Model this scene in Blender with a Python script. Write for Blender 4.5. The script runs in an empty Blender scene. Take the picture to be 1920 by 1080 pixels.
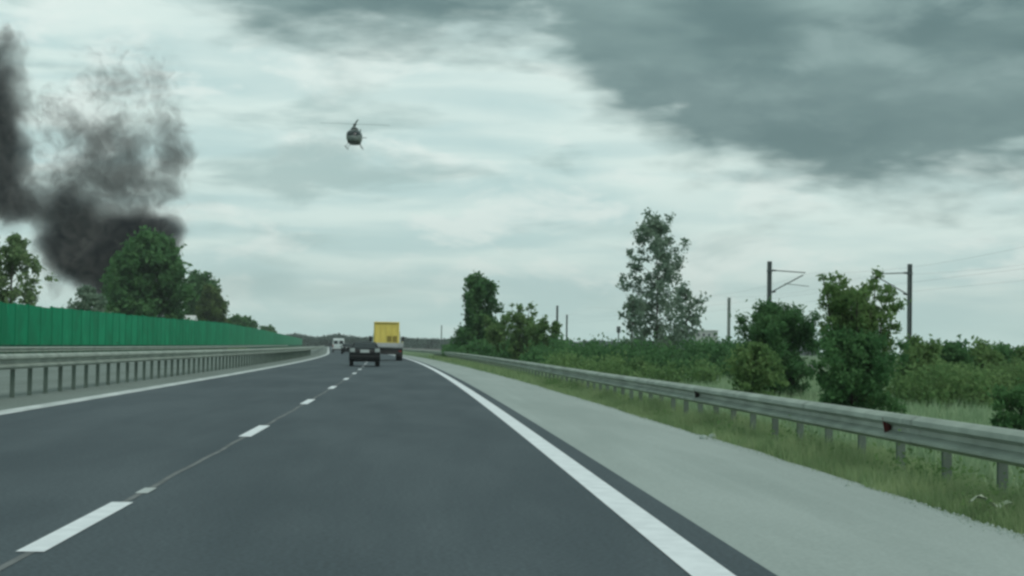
import bpy, bmesh, math, random
import numpy as np
from mathutils import Vector, Matrix

# ---------------------------------------------------------------- camera
sc = bpy.context.scene
col = sc.collection
PI = math.pi
R = math.radians
FPX, CAMH = 3125.0, 1.2                    # focal length in photo pixels, eye height
VPX, VPY, ROLL = 785.5, 649.0, R(0.9)      # where the road heads, camera roll
Fc = Vector(((VPX - 960) / FPX, (VPY - 540) / FPX, 1.0)).normalized()
Rc = Vector((math.cos(ROLL), math.sin(ROLL), 0.0)); Rc = (Rc - Fc * Rc.dot(Fc)).normalized()
Uc = -Fc.cross(Rc)                          # world up in (right, down, forward) camera axes
CAM = Vector((0, 0, CAMH))


def to_world(v):                            # camera (right, down, forward) -> world
    return Vector((v.dot(Rc), v.dot(Fc), v.dot(Uc)))


cx, cy, cz = to_world(Vector((1, 0, 0))), to_world(Vector((0, -1, 0))), to_world(Vector((0, 0, -1)))
cam_data = bpy.data.cameras.new('camera')
cam_data.sensor_width = 36.0
cam_data.lens = 36.0 * FPX / 1920.0
cam_data.clip_start = 0.1
cam_data.clip_end = 20000
cam = bpy.data.objects.new('camera', cam_data)
col.objects.link(cam)
cam.matrix_world = Matrix(((cx.x, cy.x, cz.x, CAM.x), (cx.y, cy.y, cz.y, CAM.y), (cx.z, cy.z, cz.z, CAM.z), (0, 0, 0, 1)))
sc.camera = cam
sc.cycles.filter_width = 2.8
sc.cycles.use_denoising = True
sc.cycles.max_bounces = 5
sc.cycles.diffuse_bounces = 3
sc.cycles.glossy_bounces = 2
sc.cycles.transmission_bounces = 3
sc.cycles.transparent_max_bounces = 6
sc.cycles.volume_bounces = 0
sc.cycles.volume_step_rate = 0.28
sc.cycles.volume_max_steps = 128


def W(px, py, y):
    """photo pixel at road-direction distance y -> world point"""
    d = to_world(Vector(((px - 960) / FPX, (py - 540) / FPX, 1.0)))
    return CAM + d * (y / d.y)


# ---------------------------------------------------------------- node helper
class NT:
    def __init__(self, tree):
        self.t = tree
        self.n = tree.nodes
        self.l = tree.links

    def node(self, typ, **kw):
        n = self.n.new(typ)
        for k, v in kw.items():
            setattr(n, k, v)
        return n

    def put(self, sock, v):
        if isinstance(v, bpy.types.NodeSocket):
            self.l.new(v, sock)
        elif v is not None:
            if sock.type == 'RGBA' and len(v) == 3:
                v = (*v, 1)
            sock.default_value = v

    def m(self, op, a, b=None, c=None, clamp=False):
        n = self.node('ShaderNodeMath', operation=op, use_clamp=clamp)
        for i, v in enumerate((a, b, c)):
            if v is not None:
                self.put(n.inputs[i], v)
        return n.outputs[0]

    def vm(self, op, a, b=None, out=0, scale=None):
        n = self.node('ShaderNodeVectorMath', operation=op)
        self.put(n.inputs[0], a)
        if b is not None:
            self.put(n.inputs[1], b)
        if scale is not None:
            self.put(n.inputs['Scale'], scale)
        return n.outputs[out]

    def rng(self, v, a, b, c=0.0, d=1.0, smooth=True):
        n = self.node('ShaderNodeMapRange', interpolation_type='SMOOTHSTEP' if smooth else 'LINEAR')
        self.put(n.inputs[0], v)
        for i, q in enumerate((a, b, c, d)):
            self.put(n.inputs[1 + i], q)
        return n.outputs[0]

    def noise(self, vec, scale, detail=4, rough=0.5, dist=0.0, color=False):
        n = self.node('ShaderNodeTexNoise')
        if vec is not None:
            self.put(n.inputs['Vector'], vec)
        n.inputs['Scale'].default_value = scale
        n.inputs['Detail'].default_value = detail
        n.inputs['Roughness'].default_value = rough
        n.inputs['Distortion'].default_value = dist
        return n.outputs['Color' if color else 'Fac']

    def mix(self, fac, a, b, blend='MIX'):
        n = self.node('ShaderNodeMix', data_type='RGBA', blend_type=blend)
        self.put(n.inputs[0], fac)
        self.put(n.inputs[6], a)
        self.put(n.inputs[7], b)
        return n.outputs[2]

    def sep(self, v):
        n = self.node('ShaderNodeSeparateXYZ')
        self.put(n.inputs[0], v)
        return n.outputs

    def comb(self, x, y, z):
        n = self.node('ShaderNodeCombineXYZ')
        for i, v in enumerate((x, y, z)):
            self.put(n.inputs[i], v)
        return n.outputs[0]


# ---------------------------------------------------------------- sky
SUN_EL, SUN_AZ = R(52), R(142)               # azimuth from +Y towards +X
world = bpy.data.worlds.new('World')
sc.world = world
world.use_nodes = True
world.node_tree.nodes.clear()
w = NT(world.node_tree)
out = w.node('ShaderNodeOutputWorld')
bg = w.node('ShaderNodeBackground')
bg.inputs['Strength'].default_value = 0.1
w.l.new(bg.outputs[0], out.inputs[0])
sky = w.node('ShaderNodeTexSky', sky_type='NISHITA')
sky.sun_disc = False
sky.sun_elevation = SUN_EL
sky.sun_rotation = SUN_AZ
tc = w.node('ShaderNodeTexCoord').outputs['Generated']
dx, dy, dz = w.sep(tc)
az = w.m('ARCTAN2', dx, dy)
el = w.m('ARCSINE', dz)
# flattened direction: cloud structure is much wider than tall near the horizon
flat = w.comb(dx, dy, w.m('MULTIPLY', dz, 3.2))
flat2 = w.comb(dx, dy, w.m('MULTIPLY', dz, 7.0))
n_big = w.noise(flat, 7.0, 3, 0.45, 0.2)
n_mid = w.noise(flat, 15.0, 3, 0.45, 0.2)
n_str = w.noise(flat2, 8.0, 3, 0.45, 0.3)
n_fin = w.noise(flat, 36.0, 3, 0.5, 0.2)
# lower edge of the dark cloud deck as elevation over azimuth
curve = w.node('ShaderNodeFloatCurve')
A0, A1 = -0.5, 0.7
pts = [(-0.5, .26), (-0.25, .245), (-.16, .215), (-.10, .193), (-.047, .183), (.037, .182), (.085, .174), (.105, .154),
       (.149, .120), (.20, .108), (.245, .102), (.30, .101), (.357, .103), (.45, .11), (.7, .13)]
cm = curve.mapping.curves[0]
cm.points[0].location = ((pts[0][0] - A0) / (A1 - A0), pts[0][1] * 2)
cm.points[1].location = (1.0, pts[-1][1] * 2)
for a, e in pts[1:-1]:
    cm.points.new((a - A0) / (A1 - A0), e * 2)
curve.mapping.update()
w.put(curve.inputs['Value'], w.rng(az, A0, A1, 0, 1, smooth=False))
edge = w.m('MULTIPLY', curve.outputs[0], 0.5)
far = w.rng(w.m('ABSOLUTE', az), 0.6, 2.0)
edge = w.m('ADD', w.m('MULTIPLY', edge, w.m('SUBTRACT', 1.0, far)), w.m('MULTIPLY', far, 0.17))
wob = w.m('ADD', w.m('MULTIPLY', w.m('SUBTRACT', n_mid, 0.5), 0.060), w.m('MULTIPLY', w.m('SUBTRACT', n_fin, 0.5), 0.040))
wob = w.m('ADD', wob, w.m('MULTIPLY', w.m('SUBTRACT', n_big, 0.5), 0.045))
dd = w.m('ADD', w.m('SUBTRACT', el, edge), wob)
dark = w.rng(dd, -0.022, 0.024)
# colours (scene-linear radiance; divided by the background strength)
k = 10.0


def C(r, g, b):
    def f(c):
        c /= 255
        return ((c + .055) / 1.055) ** 2.4 if c > .04 else c / 12.92
    return (f(r) * k, f(g) * k, f(b) * k, 1)


n_cum = w.noise(w.comb(dx, dy, w.m('MULTIPLY', dz, 2.4)), 13.0, 6, 0.58, 0.35)
n_pat = w.noise(w.comb(dx, w.m('ADD', dy, 3.7), w.m('MULTIPLY', dz, 4.0)), 9.0, 5, 0.55, 0.3)
low = w.mix(w.rng(n_str, 0.36, 0.66), C(196, 224, 222), C(224, 244, 238))
low = w.mix(w.m('MULTIPLY', w.rng(n_cum, 0.50, 0.66), 0.75), low, C(238, 250, 244))
low = w.mix(w.m('MULTIPLY', w.rng(n_pat, 0.50, 0.68), w.rng(el, 0.02, 0.10, 0.35, 0.8)), low, C(168, 195, 192))
band = w.rng(dd, -0.075, -0.015)
low = w.mix(w.m('MULTIPLY', band, 0.35), low, C(232, 247, 240))
hz = w.rng(el, 0.0, 0.045, 1, 0)
low = w.mix(w.m('MULTIPLY', hz, 0.7), low, C(206, 237, 232))
heavy = w.m('MULTIPLY', w.rng(n_big, 0.33, 0.60), w.rng(az, -0.15, 0.06, 0.55, 1.0))
deck = w.mix(heavy, C(150, 176, 172), C(100, 127, 126))
deck = w.mix(w.m('MULTIPLY', w.rng(n_cum, 0.44, 0.64), 0.65), deck, C(152, 176, 173))
deck = w.mix(w.m('MULTIPLY', w.rng(n_pat, 0.48, 0.66), 0.5), deck, C(98, 124, 123))
deck = w.mix(w.rng(el, 0.24, 0.75, 0, 0.7), deck, C(182, 206, 202))  # deck brightened overhead, above the view, to add light to the scene
bnd = w.m('MULTIPLY', w.rng(w.m('ABSOLUTE', w.m('SUBTRACT', w.m('ADD', el, w.m('MULTIPLY', n_mid, 0.04)), 0.172)), 0.0, 0.024, 1, 0), w.rng(az, .08, .2))
deck = w.mix(w.m('MULTIPLY', bnd, 0.5), deck, C(142, 166, 163))
rim = w.m('MULTIPLY', w.rng(dd, 0.0, 0.02), w.rng(dd, 0.028, 0.07, 1, 0))
deck = w.mix(w.m('MULTIPLY', w.m('MULTIPLY', rim, w.rng(az, 0.02, 0.16)), 0.6), deck, C(100, 125, 125))
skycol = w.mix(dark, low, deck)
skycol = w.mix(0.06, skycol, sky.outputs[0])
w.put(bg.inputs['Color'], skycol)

sun_data = bpy.data.lights.new('sun', 'SUN')
sun_data.energy = 1.5
sun_data.angle = R(40)
sun_data.color = (1.0, 0.985, 0.94)
sun = bpy.data.objects.new('sun', sun_data)
col.objects.link(sun)
sdir = Vector((math.sin(SUN_AZ) * math.cos(SUN_EL), math.cos(SUN_AZ) * math.cos(SUN_EL), math.sin(SUN_EL)))
sun.rotation_euler = (-sdir).to_track_quat('-Z', 'Y').to_euler()

vs = sc.view_settings
vs.view_transform = 'Standard'
vs.look = 'None'
vs.exposure = 0.0
vs.gamma = 1.0
vs.use_curve_mapping = False


# ---------------------------------------------------------------- materials
def base_mat(name):
    m = bpy.data.materials.new(name)
    m.use_nodes = True
    t = NT(m.node_tree)
    b = m.node_tree.nodes['Principled BSDF']
    return m, t, b


def mat(name, c1, c2=None, rough=0.6, scale=3.0, metal=0.0, bump=0.0, bscale=None, spec=0.5, detail=5, dist=0.0, stretch=None):
    m, t, b = base_mat(name)
    pos = t.node('ShaderNodeNewGeometry').outputs['Position']
    v = pos
    if stretch:
        v = t.vm('MULTIPLY', pos, stretch)
    if c2 is not None:
        n = t.noise(v, scale, detail, 0.55, dist)
        t.put(b.inputs['Base Color'], t.mix(t.rng(n, 0.35, 0.65), c1, c2))
    else:
        t.put(b.inputs['Base Color'], c1)
    b.inputs['Roughness'].default_value = rough
    b.inputs['Metallic'].default_value = metal
    b.inputs['Specular IOR Level'].default_value = spec
    if bump:
        bn = t.node('ShaderNodeBump')
        bn.inputs['Strength'].default_value = bump
        bn.inputs['Distance'].default_value = 0.02
        t.put(bn.inputs['Height'], t.noise(pos, bscale or scale * 8, 4, 0.6))
        t.l.new(bn.outputs[0], b.inputs['Normal'])
    return m


def leaf_mat(name, c1, c2, trans=0.35, tcol=None, clump=0.5):
    m = bpy.data.materials.new(name)
    m.use_nodes = True
    m.node_tree.nodes.clear()
    t = NT(m.node_tree)
    o = t.node('ShaderNodeOutputMaterial')
    geo = t.node('ShaderNodeNewGeometry')
    n = t.noise(geo.outputs['Position'], clump, 3, 0.5)
    f = t.m('ADD', t.m('MULTIPLY', t.rng(n, 0.35, 0.65), 0.6), t.m('MULTIPLY', geo.outputs['Random Per Island'], 0.4))
    c = t.mix(f, c1, c2)
    d = t.node('ShaderNodeBsdfDiffuse')
    t.put(d.inputs[0], c)
    tr = t.node('ShaderNodeBsdfTranslucent')
    t.put(tr.inputs[0], t.mix(0.5, c, tcol or c2))
    mx = t.node('ShaderNodeMixShader')
    mx.inputs[0].default_value = trans
    t.l.new(d.outputs[0], mx.inputs[1])
    t.l.new(tr.outputs[0], mx.inputs[2])
    t.l.new(mx.outputs[0], o.inputs[0])
    return m


M = {}
M['galv'] = mat('galvanised_steel', (.39, .445, .385), (.28, .325, .28), 0.55, 1.2, 0.25, spec=0.4)
M['galv_lap'] = mat('galvanised_lap', (.36, .41, .36), (.27, .31, .27), 0.6, 3.0, 0.25, spec=0.4)
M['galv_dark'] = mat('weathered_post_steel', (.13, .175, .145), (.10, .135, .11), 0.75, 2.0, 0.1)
M['paint'] = mat('road_paint', (.80, .84, .86), (.70, .74, .76), 0.6, 5.0, bump=0.1, bscale=60)
M['paint_old'] = mat('worn_road_paint', (.60, .64, .63), (.42, .46, .45), 0.65, 2.5, stretch=(1, .3, 1))
M['seam'] = mat('joint_sealant', (.17, .18, .18), (.10, .11, .11), 0.7, 1.4, detail=6)
M['concrete'] = mat('concrete', (.36, .37, .35), (.27, .28, .27), 0.85, 1.0, bump=0.2)
M['green_panel'] = mat('green_barrier_panel', (.010, .285, .140), (.012, .215, .105), 0.75, 0.5, bump=0.05, spec=0.1)
M['green_panel_b'] = mat('green_barrier_panel_faded', (.016, .32, .16), (.012, .25, .125), 0.75, 0.5, spec=0.1)
M['green_panel_c'] = mat('green_barrier_panel_deep', (.008, .255, .125), (.008, .20, .095), 0.75, 0.5, spec=0.1)
M['green_dark'] = mat('dark_green_plinth', (.006, .095, .06), (.005, .08, .05), 0.8, 0.6, spec=0.1)
M['green_post'] = mat('green_barrier_post', (.006, .20, .095), None, 0.75, spec=0.1)
M['bark'] = mat('bark', (.07, .06, .045), (.04, .035, .028), 0.9, 4.0, bump=0.3)
M['bark_pale'] = mat('pale_bark', (.13, .12, .10), (.07, .065, .055), 0.9, 4.0)
M['mast'] = mat('mast_steel', (.085, .11, .11), (.06, .08, .08), 0.6, 2.0, 0.1)
M['mast_pale'] = mat('mast_concrete', (.22, .27, .25), (.17, .21, .19), 0.8, 2.0)
M['wire'] = mat('wire', (.2, .22, .22), None, 0.5, metal=0.5)
M['white'] = mat('white_paint', (.60, .68, .67), (.54, .62, .61), 0.35, 1.5)
M['black_paint'] = mat('black_car_paint', (.006, .008, .009), None, 0.35, spec=0.25)
M['tyre'] = mat('tyre_rubber', (.018, .018, .018), (.03, .03, .03), 0.85, 6.0)
M['rim'] = mat('alloy_rim', (.25, .26, .26), None, 0.4, metal=0.7)
M['glass'] = mat('dark_glass', (.012, .018, .02), None, 0.06, spec=0.6)
M['lamp_sky_reflect'] = mat('tail_lamp_lens', (.36, .42, .41), (.3, .35, .34), 0.25, 3.0)  # sky reflection painted into the pale colour of the unlit lenses
M['lamp_red'] = mat('red_lamp_lens', (.25, .015, .012), None, 0.25)
M['plate'] = mat('number_plate', (.42, .48, .47), None, 0.4)
M['yellow'] = mat('yellow_truck_body', (.76, .62, .14), (.66, .53, .11), 0.5, 0.8)
M['yellow_dark'] = mat('yellow_grimy', (.26, .20, .03), (.2, .15, .025), 0.6, 1.2)
M['chassis'] = mat('truck_chassis', (.02, .022, .022), (.035, .036, .036), 0.7, 2.0)
M['grey_metal'] = mat('grey_metal', (.42, .45, .45), (.34, .37, .37), 0.5, 1.5)
M['reflector'] = mat('reflector_red', (.12, .016, .014), (.07, .01, .01), 0.5, 12.0)
M['reflector_dark'] = mat('reflector_dark', (.028, .022, .02), None, 0.5)
M['heli'] = mat('helicopter_grey', (.16, .19, .18), (.12, .15, .14), 0.4, 0.7)
M['heli_dark'] = mat('helicopter_dark', (.045, .055, .053), None, 0.5)
M['blade'] = mat('rotor_blade_grey', (.34, .37, .37), None, 0.5)
M['paper'] = mat('pale_litter', (.40, .46, .36), (.28, .34, .24), 0.8, 8.0)
M['stone'] = mat('dark_stone', (.05, .055, .05), (.09, .09, .08), 0.9, 8.0)
M['pale_stone'] = mat('pale_stone', (.33, .40, .365), (.24, .295, .265), 0.9, 6.0)
M['ballast'] = mat('ballast', (.16, .15, .14), (.10, .1, .09), 0.95, 4.0, bump=0.5)
M['render_wall'] = mat('rendered_wall', (.42, .44, .43), (.36, .38, .37), 0.9, 0.3)
M['roof_pale'] = mat('pale_roof_sheet', (.60, .62, .60), (.5, .52, .5), 0.6, 0.6)

M['leaf_dark'] = leaf_mat('leaves_dark', (.062, .160, .066), (.130, .260, .104), 0.47)
M['leaf_mid'] = leaf_mat('leaves_mid', (.105, .205, .075), (.210, .320, .125), 0.47)
M['leaf_grey'] = leaf_mat('leaves_grey_green', (.150, .235, .175), (.250, .335, .245), 0.45)
M['leaf_pale'] = leaf_mat('leaves_pale', (.09, .17, .06), (.24, .33, .17), 0.4)
M['leaf_olive'] = leaf_mat('leaves_olive', (.085, .150, .052), (.140, .205, .075), 0.42)
M['leaf_scrub'] = leaf_mat('leaves_scrub', (.100, .200, .075), (.210, .320, .130), 0.45)
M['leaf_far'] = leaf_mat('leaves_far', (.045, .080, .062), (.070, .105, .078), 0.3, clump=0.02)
M['grass'] = leaf_mat('grass_blades', (.170, .285, .135), (.400, .490, .260), 0.5, clump=1.2)
M['grass_dry'] = leaf_mat('grass_dry', (.26, .34, .19), (.42, .49, .30), 0.5, clump=0.6)
M['grass_field'] = leaf_mat('grass_field', (.26, .40, .23), (.42, .53, .34), 0.5, clump=0.25)


# asphalt with faint wheel tracks and patches
def asphalt(name, c1, c2, rough=0.75, fine=0.25, spec=0.5, tracks=False):
    m, t, b = base_mat(name)
    pos = t.node('ShaderNodeNewGeometry').outputs['Position']
    sv = t.vm('MULTIPLY', pos, (1.0, 0.12, 1.0))
    n1 = t.noise(sv, 0.9, 5, 0.6, 0.4)
    n2 = t.noise(pos, 28.0, 4, 0.7)
    n3 = t.noise(t.vm('MULTIPLY', pos, (1, .35, 1)), 0.25, 4, 0.6)
    f = t.m('ADD', t.m('MULTIPLY', n1, 0.5), t.m('MULTIPLY', n3, 0.5))
    c = t.mix(t.rng(f, 0.36, 0.64), c1, c2)
    sp = t.rng(n2, 0.35, 0.7, 1 - fine, 1 + fine)
    c = t.mix(1.0, c, t.comb(sp, sp, sp), 'MULTIPLY')
    if tracks:
        # pale dusty wander lines and scuffs
        n4 = t.noise(t.vm('MULTIPLY', pos, (2.2, 0.05, 1)), 1.6, 3, 0.5)
        c = t.mix(t.m('MULTIPLY', t.rng(n4, 0.5, 0.8), 0.12), c, tuple(q * 1.5 for q in c2))
    t.put(b.inputs['Base Color'], c)
    b.inputs['Roughness'].default_value = rough
    b.inputs['Specular IOR Level'].default_value = spec
    bn = t.node('ShaderNodeBump')
    bn.inputs['Strength'].default_value = 0.25
    bn.inputs['Distance'].default_value = 0.01
    t.put(bn.inputs['Height'], n2)
    t.l.new(bn.outputs[0], b.inputs['Normal'])
    return m


M['asphalt'] = asphalt('dark_asphalt', (.042, .060, .071), (.072, .095, .107), 0.75, 0.30, 0.4)
M['shoulder'] = asphalt('old_pale_asphalt', (.295, .345, .325), (.352, .405, .383), 0.85, 0.10, 0.3, tracks=True)
M['median'] = asphalt('median_gravel', (.165, .20, .18), (.205, .245, .225), 0.9, 0.3, 0.2)


def ground_mat():
    m, t, b = base_mat('ground_earth_grass')
    pos = t.node('ShaderNodeNewGeometry').outputs['Position']
    n1 = t.noise(pos, 0.12, 6, 0.6, 0.3)
    n2 = t.noise(pos, 1.8, 6, 0.65)
    n3 = t.noise(t.vm('MULTIPLY', pos, (1, .2, 1)), 0.02, 4, 0.5)
    c = t.mix(t.rng(n1, 0.38, 0.62), (.105, .170, .075), (.165, .240, .125))
    c = t.mix(t.m('MULTIPLY', t.rng(n2, 0.52, 0.7), 0.5), c, (.13, .13, .09))
    c = t.mix(t.m('MULTIPLY', t.rng(n3, 0.45, 0.6), 0.5), c, (.06, .11, .05))
    t.put(b.inputs['Base Color'], c)
    b.inputs['Roughness'].default_value = 0.95
    b.inputs['Specular IOR Level'].default_value = 0.1
    bn = t.node('ShaderNodeBump')
    bn.inputs['Strength'].default_value = 0.6
    bn.inputs['Distance'].default_value = 0.08
    t.put(bn.inputs['Height'], t.noise(pos, 6.0, 5, 0.7))
    t.l.new(bn.outputs[0], b.inputs['Normal'])
    return m


M['ground'] = ground_mat()


# ---------------------------------------------------------------- mesh helpers
def link(name, me, m, parent=None, loc=None):
    o = bpy.data.objects.new(name, me)
    col.objects.link(o)
    if m is not None and not me.materials:
        me.materials.append(M[m] if isinstance(m, str) else m)
    if parent is not None:
        o.parent = parent
    if loc is not None:
        o.location = loc
    return o


def mesh_from(name, verts, faces, smooth=False):
    me = bpy.data.meshes.new(name)
    me.from_pydata([tuple(v) for v in verts], [], faces)
    if smooth:
        for p in me.polygons:
            p.use_smooth = True
    me.update()
    return me


class MB:
    """collects simple shapes into one mesh"""

    def __init__(self):
        self.v, self.f = [], []

    def add(self, verts, faces):
        o = len(self.v)
        self.v += [tuple(v) for v in verts]
        self.f += [tuple(i + o for i in f) for f in faces]
        return self

    def box(self, x0, x1, y0, y1, z0, z1, bev=0.0):
        if bev <= 0:
            vs_ = [(x, y, z) for z in (z0, z1) for y in (y0, y1) for x in (x0, x1)]
            return self.add(vs_, [(0, 2, 3, 1), (4, 5, 7, 6), (0, 1, 5, 4), (2, 6, 7, 3), (0, 4, 6, 2), (1, 3, 7, 5)])
        bm = bmesh.new()
        bmesh.ops.create_cube(bm, size=1.0)
        bmesh.ops.scale(bm, vec=(x1 - x0, y1 - y0, z1 - z0), verts=bm.verts)
        bmesh.ops.translate(bm, vec=((x0 + x1) / 2, (y0 + y1) / 2, (z0 + z1) / 2), verts=bm.verts)
        bmesh.ops.bevel(bm, geom=bm.edges[:], offset=bev, segments=2, affect='EDGES', profile=0.5)
        bm.verts.ensure_lookup_table()
        self.add([v.co[:] for v in bm.verts], [[v.index for v in f.verts] for f in bm.faces])
        bm.free()
        return self

    def tube(self, pts, radii, n=6, cap=True):
        pts = [Vector(p) for p in pts]
        if not hasattr(radii, '__len__'):
            radii = [radii] * len(pts)
        vs_, fs = [], []
        up = Vector((0.03, 0.02, 1))
        for i, p in enumerate(pts):
            a = pts[max(0, i - 1)]
            b = pts[min(len(pts) - 1, i + 1)]
            t = (b - a).normalized()
            s = t.cross(up)
            if s.length < 0.08:
                s = t.cross(Vector((1, 0, 0)))
            s.normalize()
            q = s.cross(t)
            for k_ in range(n):
                an = 2 * PI * k_ / n
                vs_.append(p + (s * math.cos(an) + q * math.sin(an)) * radii[i])
        for i in range(len(pts) - 1):
            for k_ in range(n):
                a, b = i * n + k_, i * n + (k_ + 1) % n
                fs.append((a, b, b + n, a + n))
        if cap:
            fs.append(tuple(range(n))[::-1])
            fs.append(tuple((len(pts) - 1) * n + k_ for k_ in range(n)))
        return self.add(vs_, fs)

    def cyl(self, c, axis, r, h, n=20, r2=None):
        c = Vector(c)
        a = Vector(axis).normalized()
        return self.tube([c - a * h / 2, c + a * h / 2], [r, r if r2 is None else r2], n)

    def ico(self, c, r, sub=2, jit=0.0, rnd=None):
        bm = bmesh.new()
        bmesh.ops.create_icosphere(bm, subdivisions=sub, radius=1.0)
        rr = r if hasattr(r, '__len__') else (r, r, r)
        vs_ = []
        for v in bm.verts:
            j = 1 + (rnd.uniform(-jit, jit) if rnd else 0)
            vs_.append((c[0] + v.co.x * rr[0] * j, c[1] + v.co.y * rr[1] * j, c[2] + v.co.z * rr[2] * j))
        self.add(vs_, [[v.index for v in f.verts] for f in bm.faces])
        bm.free()
        return self

    def prism(self, prof, hw):
        """closed side profile [(y,z)] extruded in x to +-hw(y,z)"""
        n = len(prof)
        vs_ = [(-hw(y, z), y, z) for y, z in prof] + [(hw(y, z), y, z) for y, z in prof]
        fs = [tuple(range(n)), tuple(range(2 * n - 1, n - 1, -1))]
        for i in range(n):
            j = (i + 1) % n
            fs.append((i, i + n, j + n, j))
        return self.add(vs_, fs)

    def mesh(self, name, smooth=False):
        return mesh_from(name, self.v, self.f, smooth)

    def build(self, name, m, parent=None, smooth=False, loc=None):
        return link(name, self.mesh(name, smooth), m, parent, loc)


def tag(o, label=None, cat=None, group=None, kind=None):
    if label:
        o['label'] = label
    if cat:
        o['category'] = cat
    if group:
        o['group'] = group
    if kind:
        o['kind'] = kind
    return o


def thing(name, label, cat, loc=(0, 0, 0), rz=0.0, group=None):
    o = bpy.data.objects.new(name, None)
    o.empty_display_size = 0.2
    col.objects.link(o)
    o.location = loc
    o.rotation_euler = (0, 0, rz)
    return tag(o, label, cat, group)


def copy_thing(o, label, loc=None, rz=0.0, scale=1.0, group=None):
    c = o.copy()
    col.objects.link(c)
    c['label'] = label
    if group:
        c['group'] = group
    if loc is not None:
        c.location = loc
    c.rotation_euler = (0, 0, rz)
    c.scale = (scale, scale, scale) if not hasattr(scale, '__len__') else scale
    for ch in list(o.children):
        d = ch.copy()
        col.objects.link(d)
        d.parent = c
        for g in list(ch.children):
            e = g.copy()
            col.objects.link(e)
            e.parent = d
    return c


# ---------------------------------------------------------------- road alignment and ground
KAPPA = 2.16e-4


def xc(y):                                   # lateral shift of the road line at distance y
    if y < 250:
        return -KAPPA * y * y / 2 if y > 0 else 0.0
    return -KAPPA * 250 * 250 / 2 - KAPPA * 250 * (y - 250)


def head(y):                                 # rotation of the road direction about z
    return KAPPA * min(max(y, 0), 250)


def lerp_pts(x, pts):
    if x <= pts[0][0]:
        return pts[0][1]
    for (a, va), (b, vb) in zip(pts, pts[1:]):
        if x <= b:
            return va + (vb - va) * (x - a) / (b - a)
    return pts[-1][1]


def hsh(x, y):
    return math.sin(x * 1.7 + 0.3 * math.sin(y * .9)) * math.cos(y * 1.3 + x * .4)


def verge_rise(y):
    return lerp_pts(y, [(45, 0.0), (140, 0.16)])


def ground_z(d, y):
    if d >= 0:
        z = lerp_pts(d, [(0, -.05), (3.9, -.17), (4.4, -.13), (5.3, -.2), (7, -.62), (10, -1.05), (15, -1.3), (27, -1.3),
                         (30, -.35), (47, -.35), (50, -1.2), (150, -1.3), (1500, -.5)])
        if 4.0 < d < 9:
            z += verge_rise(y) * (1 - abs(d - 5.3) / 4)
        if d > 6:
            z += 0.10 * hsh(d * .25, y * .12) * min(1, (d - 6) / 6)
        elif d > 4.2:
            z += 0.025 * hsh(d * 2, y * 1.1)
    else:
        z = lerp_pts(-d, [(0, -.05), (24, -.05), (26, -.12), (30, -.5), (45, -1.0), (1500, -.5)])
        if d < -30:
            z += 0.15 * hsh(d * .2, y * .1)
    return z


def P(d, y, z=None, dz=0.0):
    return Vector((xc(y) + d, y, (ground_z(d, y) if z is None else z) + dz))


def at_ground(px, y):
    """photo column px at distance y, dropped on the ground"""
    p = W(px, 640, y)
    p.z = ground_z(p.x - xc(y), y)
    return p


ysamp = [-30 + i * 2 for i in range(60)] + [90 + i * 5 for i in range(32)] + [250 + i * 20 for i in range(13)] + \
        [520 + i * 60 for i in range(12)] + [1300, 1500, 1800, 2200, 2800, 3600, 5000, 9000]
dsamp = sorted(set([-4000, -2000, -1000, -500, -250, -140, -90, -65] + [-52 + 3 * i for i in range(9)] + [-25, -24, -18, -9, -4, 0, 3.9] +
                   [4.4 + .3 * i for i in range(10)] + [7.5 + 1.25 * i for i in range(26)] + [42, 45, 47, 49, 52, 60, 75, 100, 140, 200, 300, 500, 1000, 2000, 4000]))


def strip(name, m, dlist, zfun, ys, parent=None, kind=None, jitter=None):
    vs_, fs = [], []
    n = len(dlist)
    for y in ys:
        for i, d in enumerate(dlist):
            dd_ = d + (jitter(i, y) if jitter else 0)
            vs_.append((xc(y) + dd_, y, zfun(dd_, y)))
    for a in range(len(ys) - 1):
        for i in range(n - 1):
            q = a * n + i
            fs.append((q, q + 1, q + n + 1, q + n))
    o = link(name, mesh_from(name, vs_, fs, True), m, parent)
    if kind:
        o['kind'] = kind
    return o


strip('ground', 'ground', dsamp, ground_z, ysamp, kind='structure')
yroad = [-30 + i * 2 for i in range(60)] + [90 + i * 4 for i in range(40)] + [250 + i * 15 for i in range(30)] + [720, 800, 900, 1050, 1200, 1500]


def road_z(d, y):
    return 0.0 if d < 1.95 else -0.04 * (d - 1.95)


road = strip('road', 'asphalt', [-6.95, -4.6, -2.17, -.3, 1.95], road_z, yroad, kind='structure')
rnd = random.Random(5)
yfine = [-30 + i * .25 for i in range(520)] + [100 + i * 3 for i in range(50)] + [250 + i * 15 for i in range(30)] + [720, 800, 900, 1050, 1200, 1500]


def sh_jit(i, y):
    if i < 2:
        return 0
    return 0.05 * math.sin(y * .32 + 1.2) + 0.025 * math.sin(y * .9) + 0.015 * math.sin(y * 2.1 + .5)


strip('hard_shoulder', 'shoulder', [1.95, 3.2, 4.42], road_z, yfine, kind='structure', jitter=sh_jit)
strip('median_strip', 'median', [-10.75, -8.6, -6.95], lambda d, y: -0.003 if d > -7 else -0.015, yroad, kind='structure')
strip('opposite_road', 'median', [-21.0, -16, -10.75], lambda d, y: -0.01, yroad, kind='structure')


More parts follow.
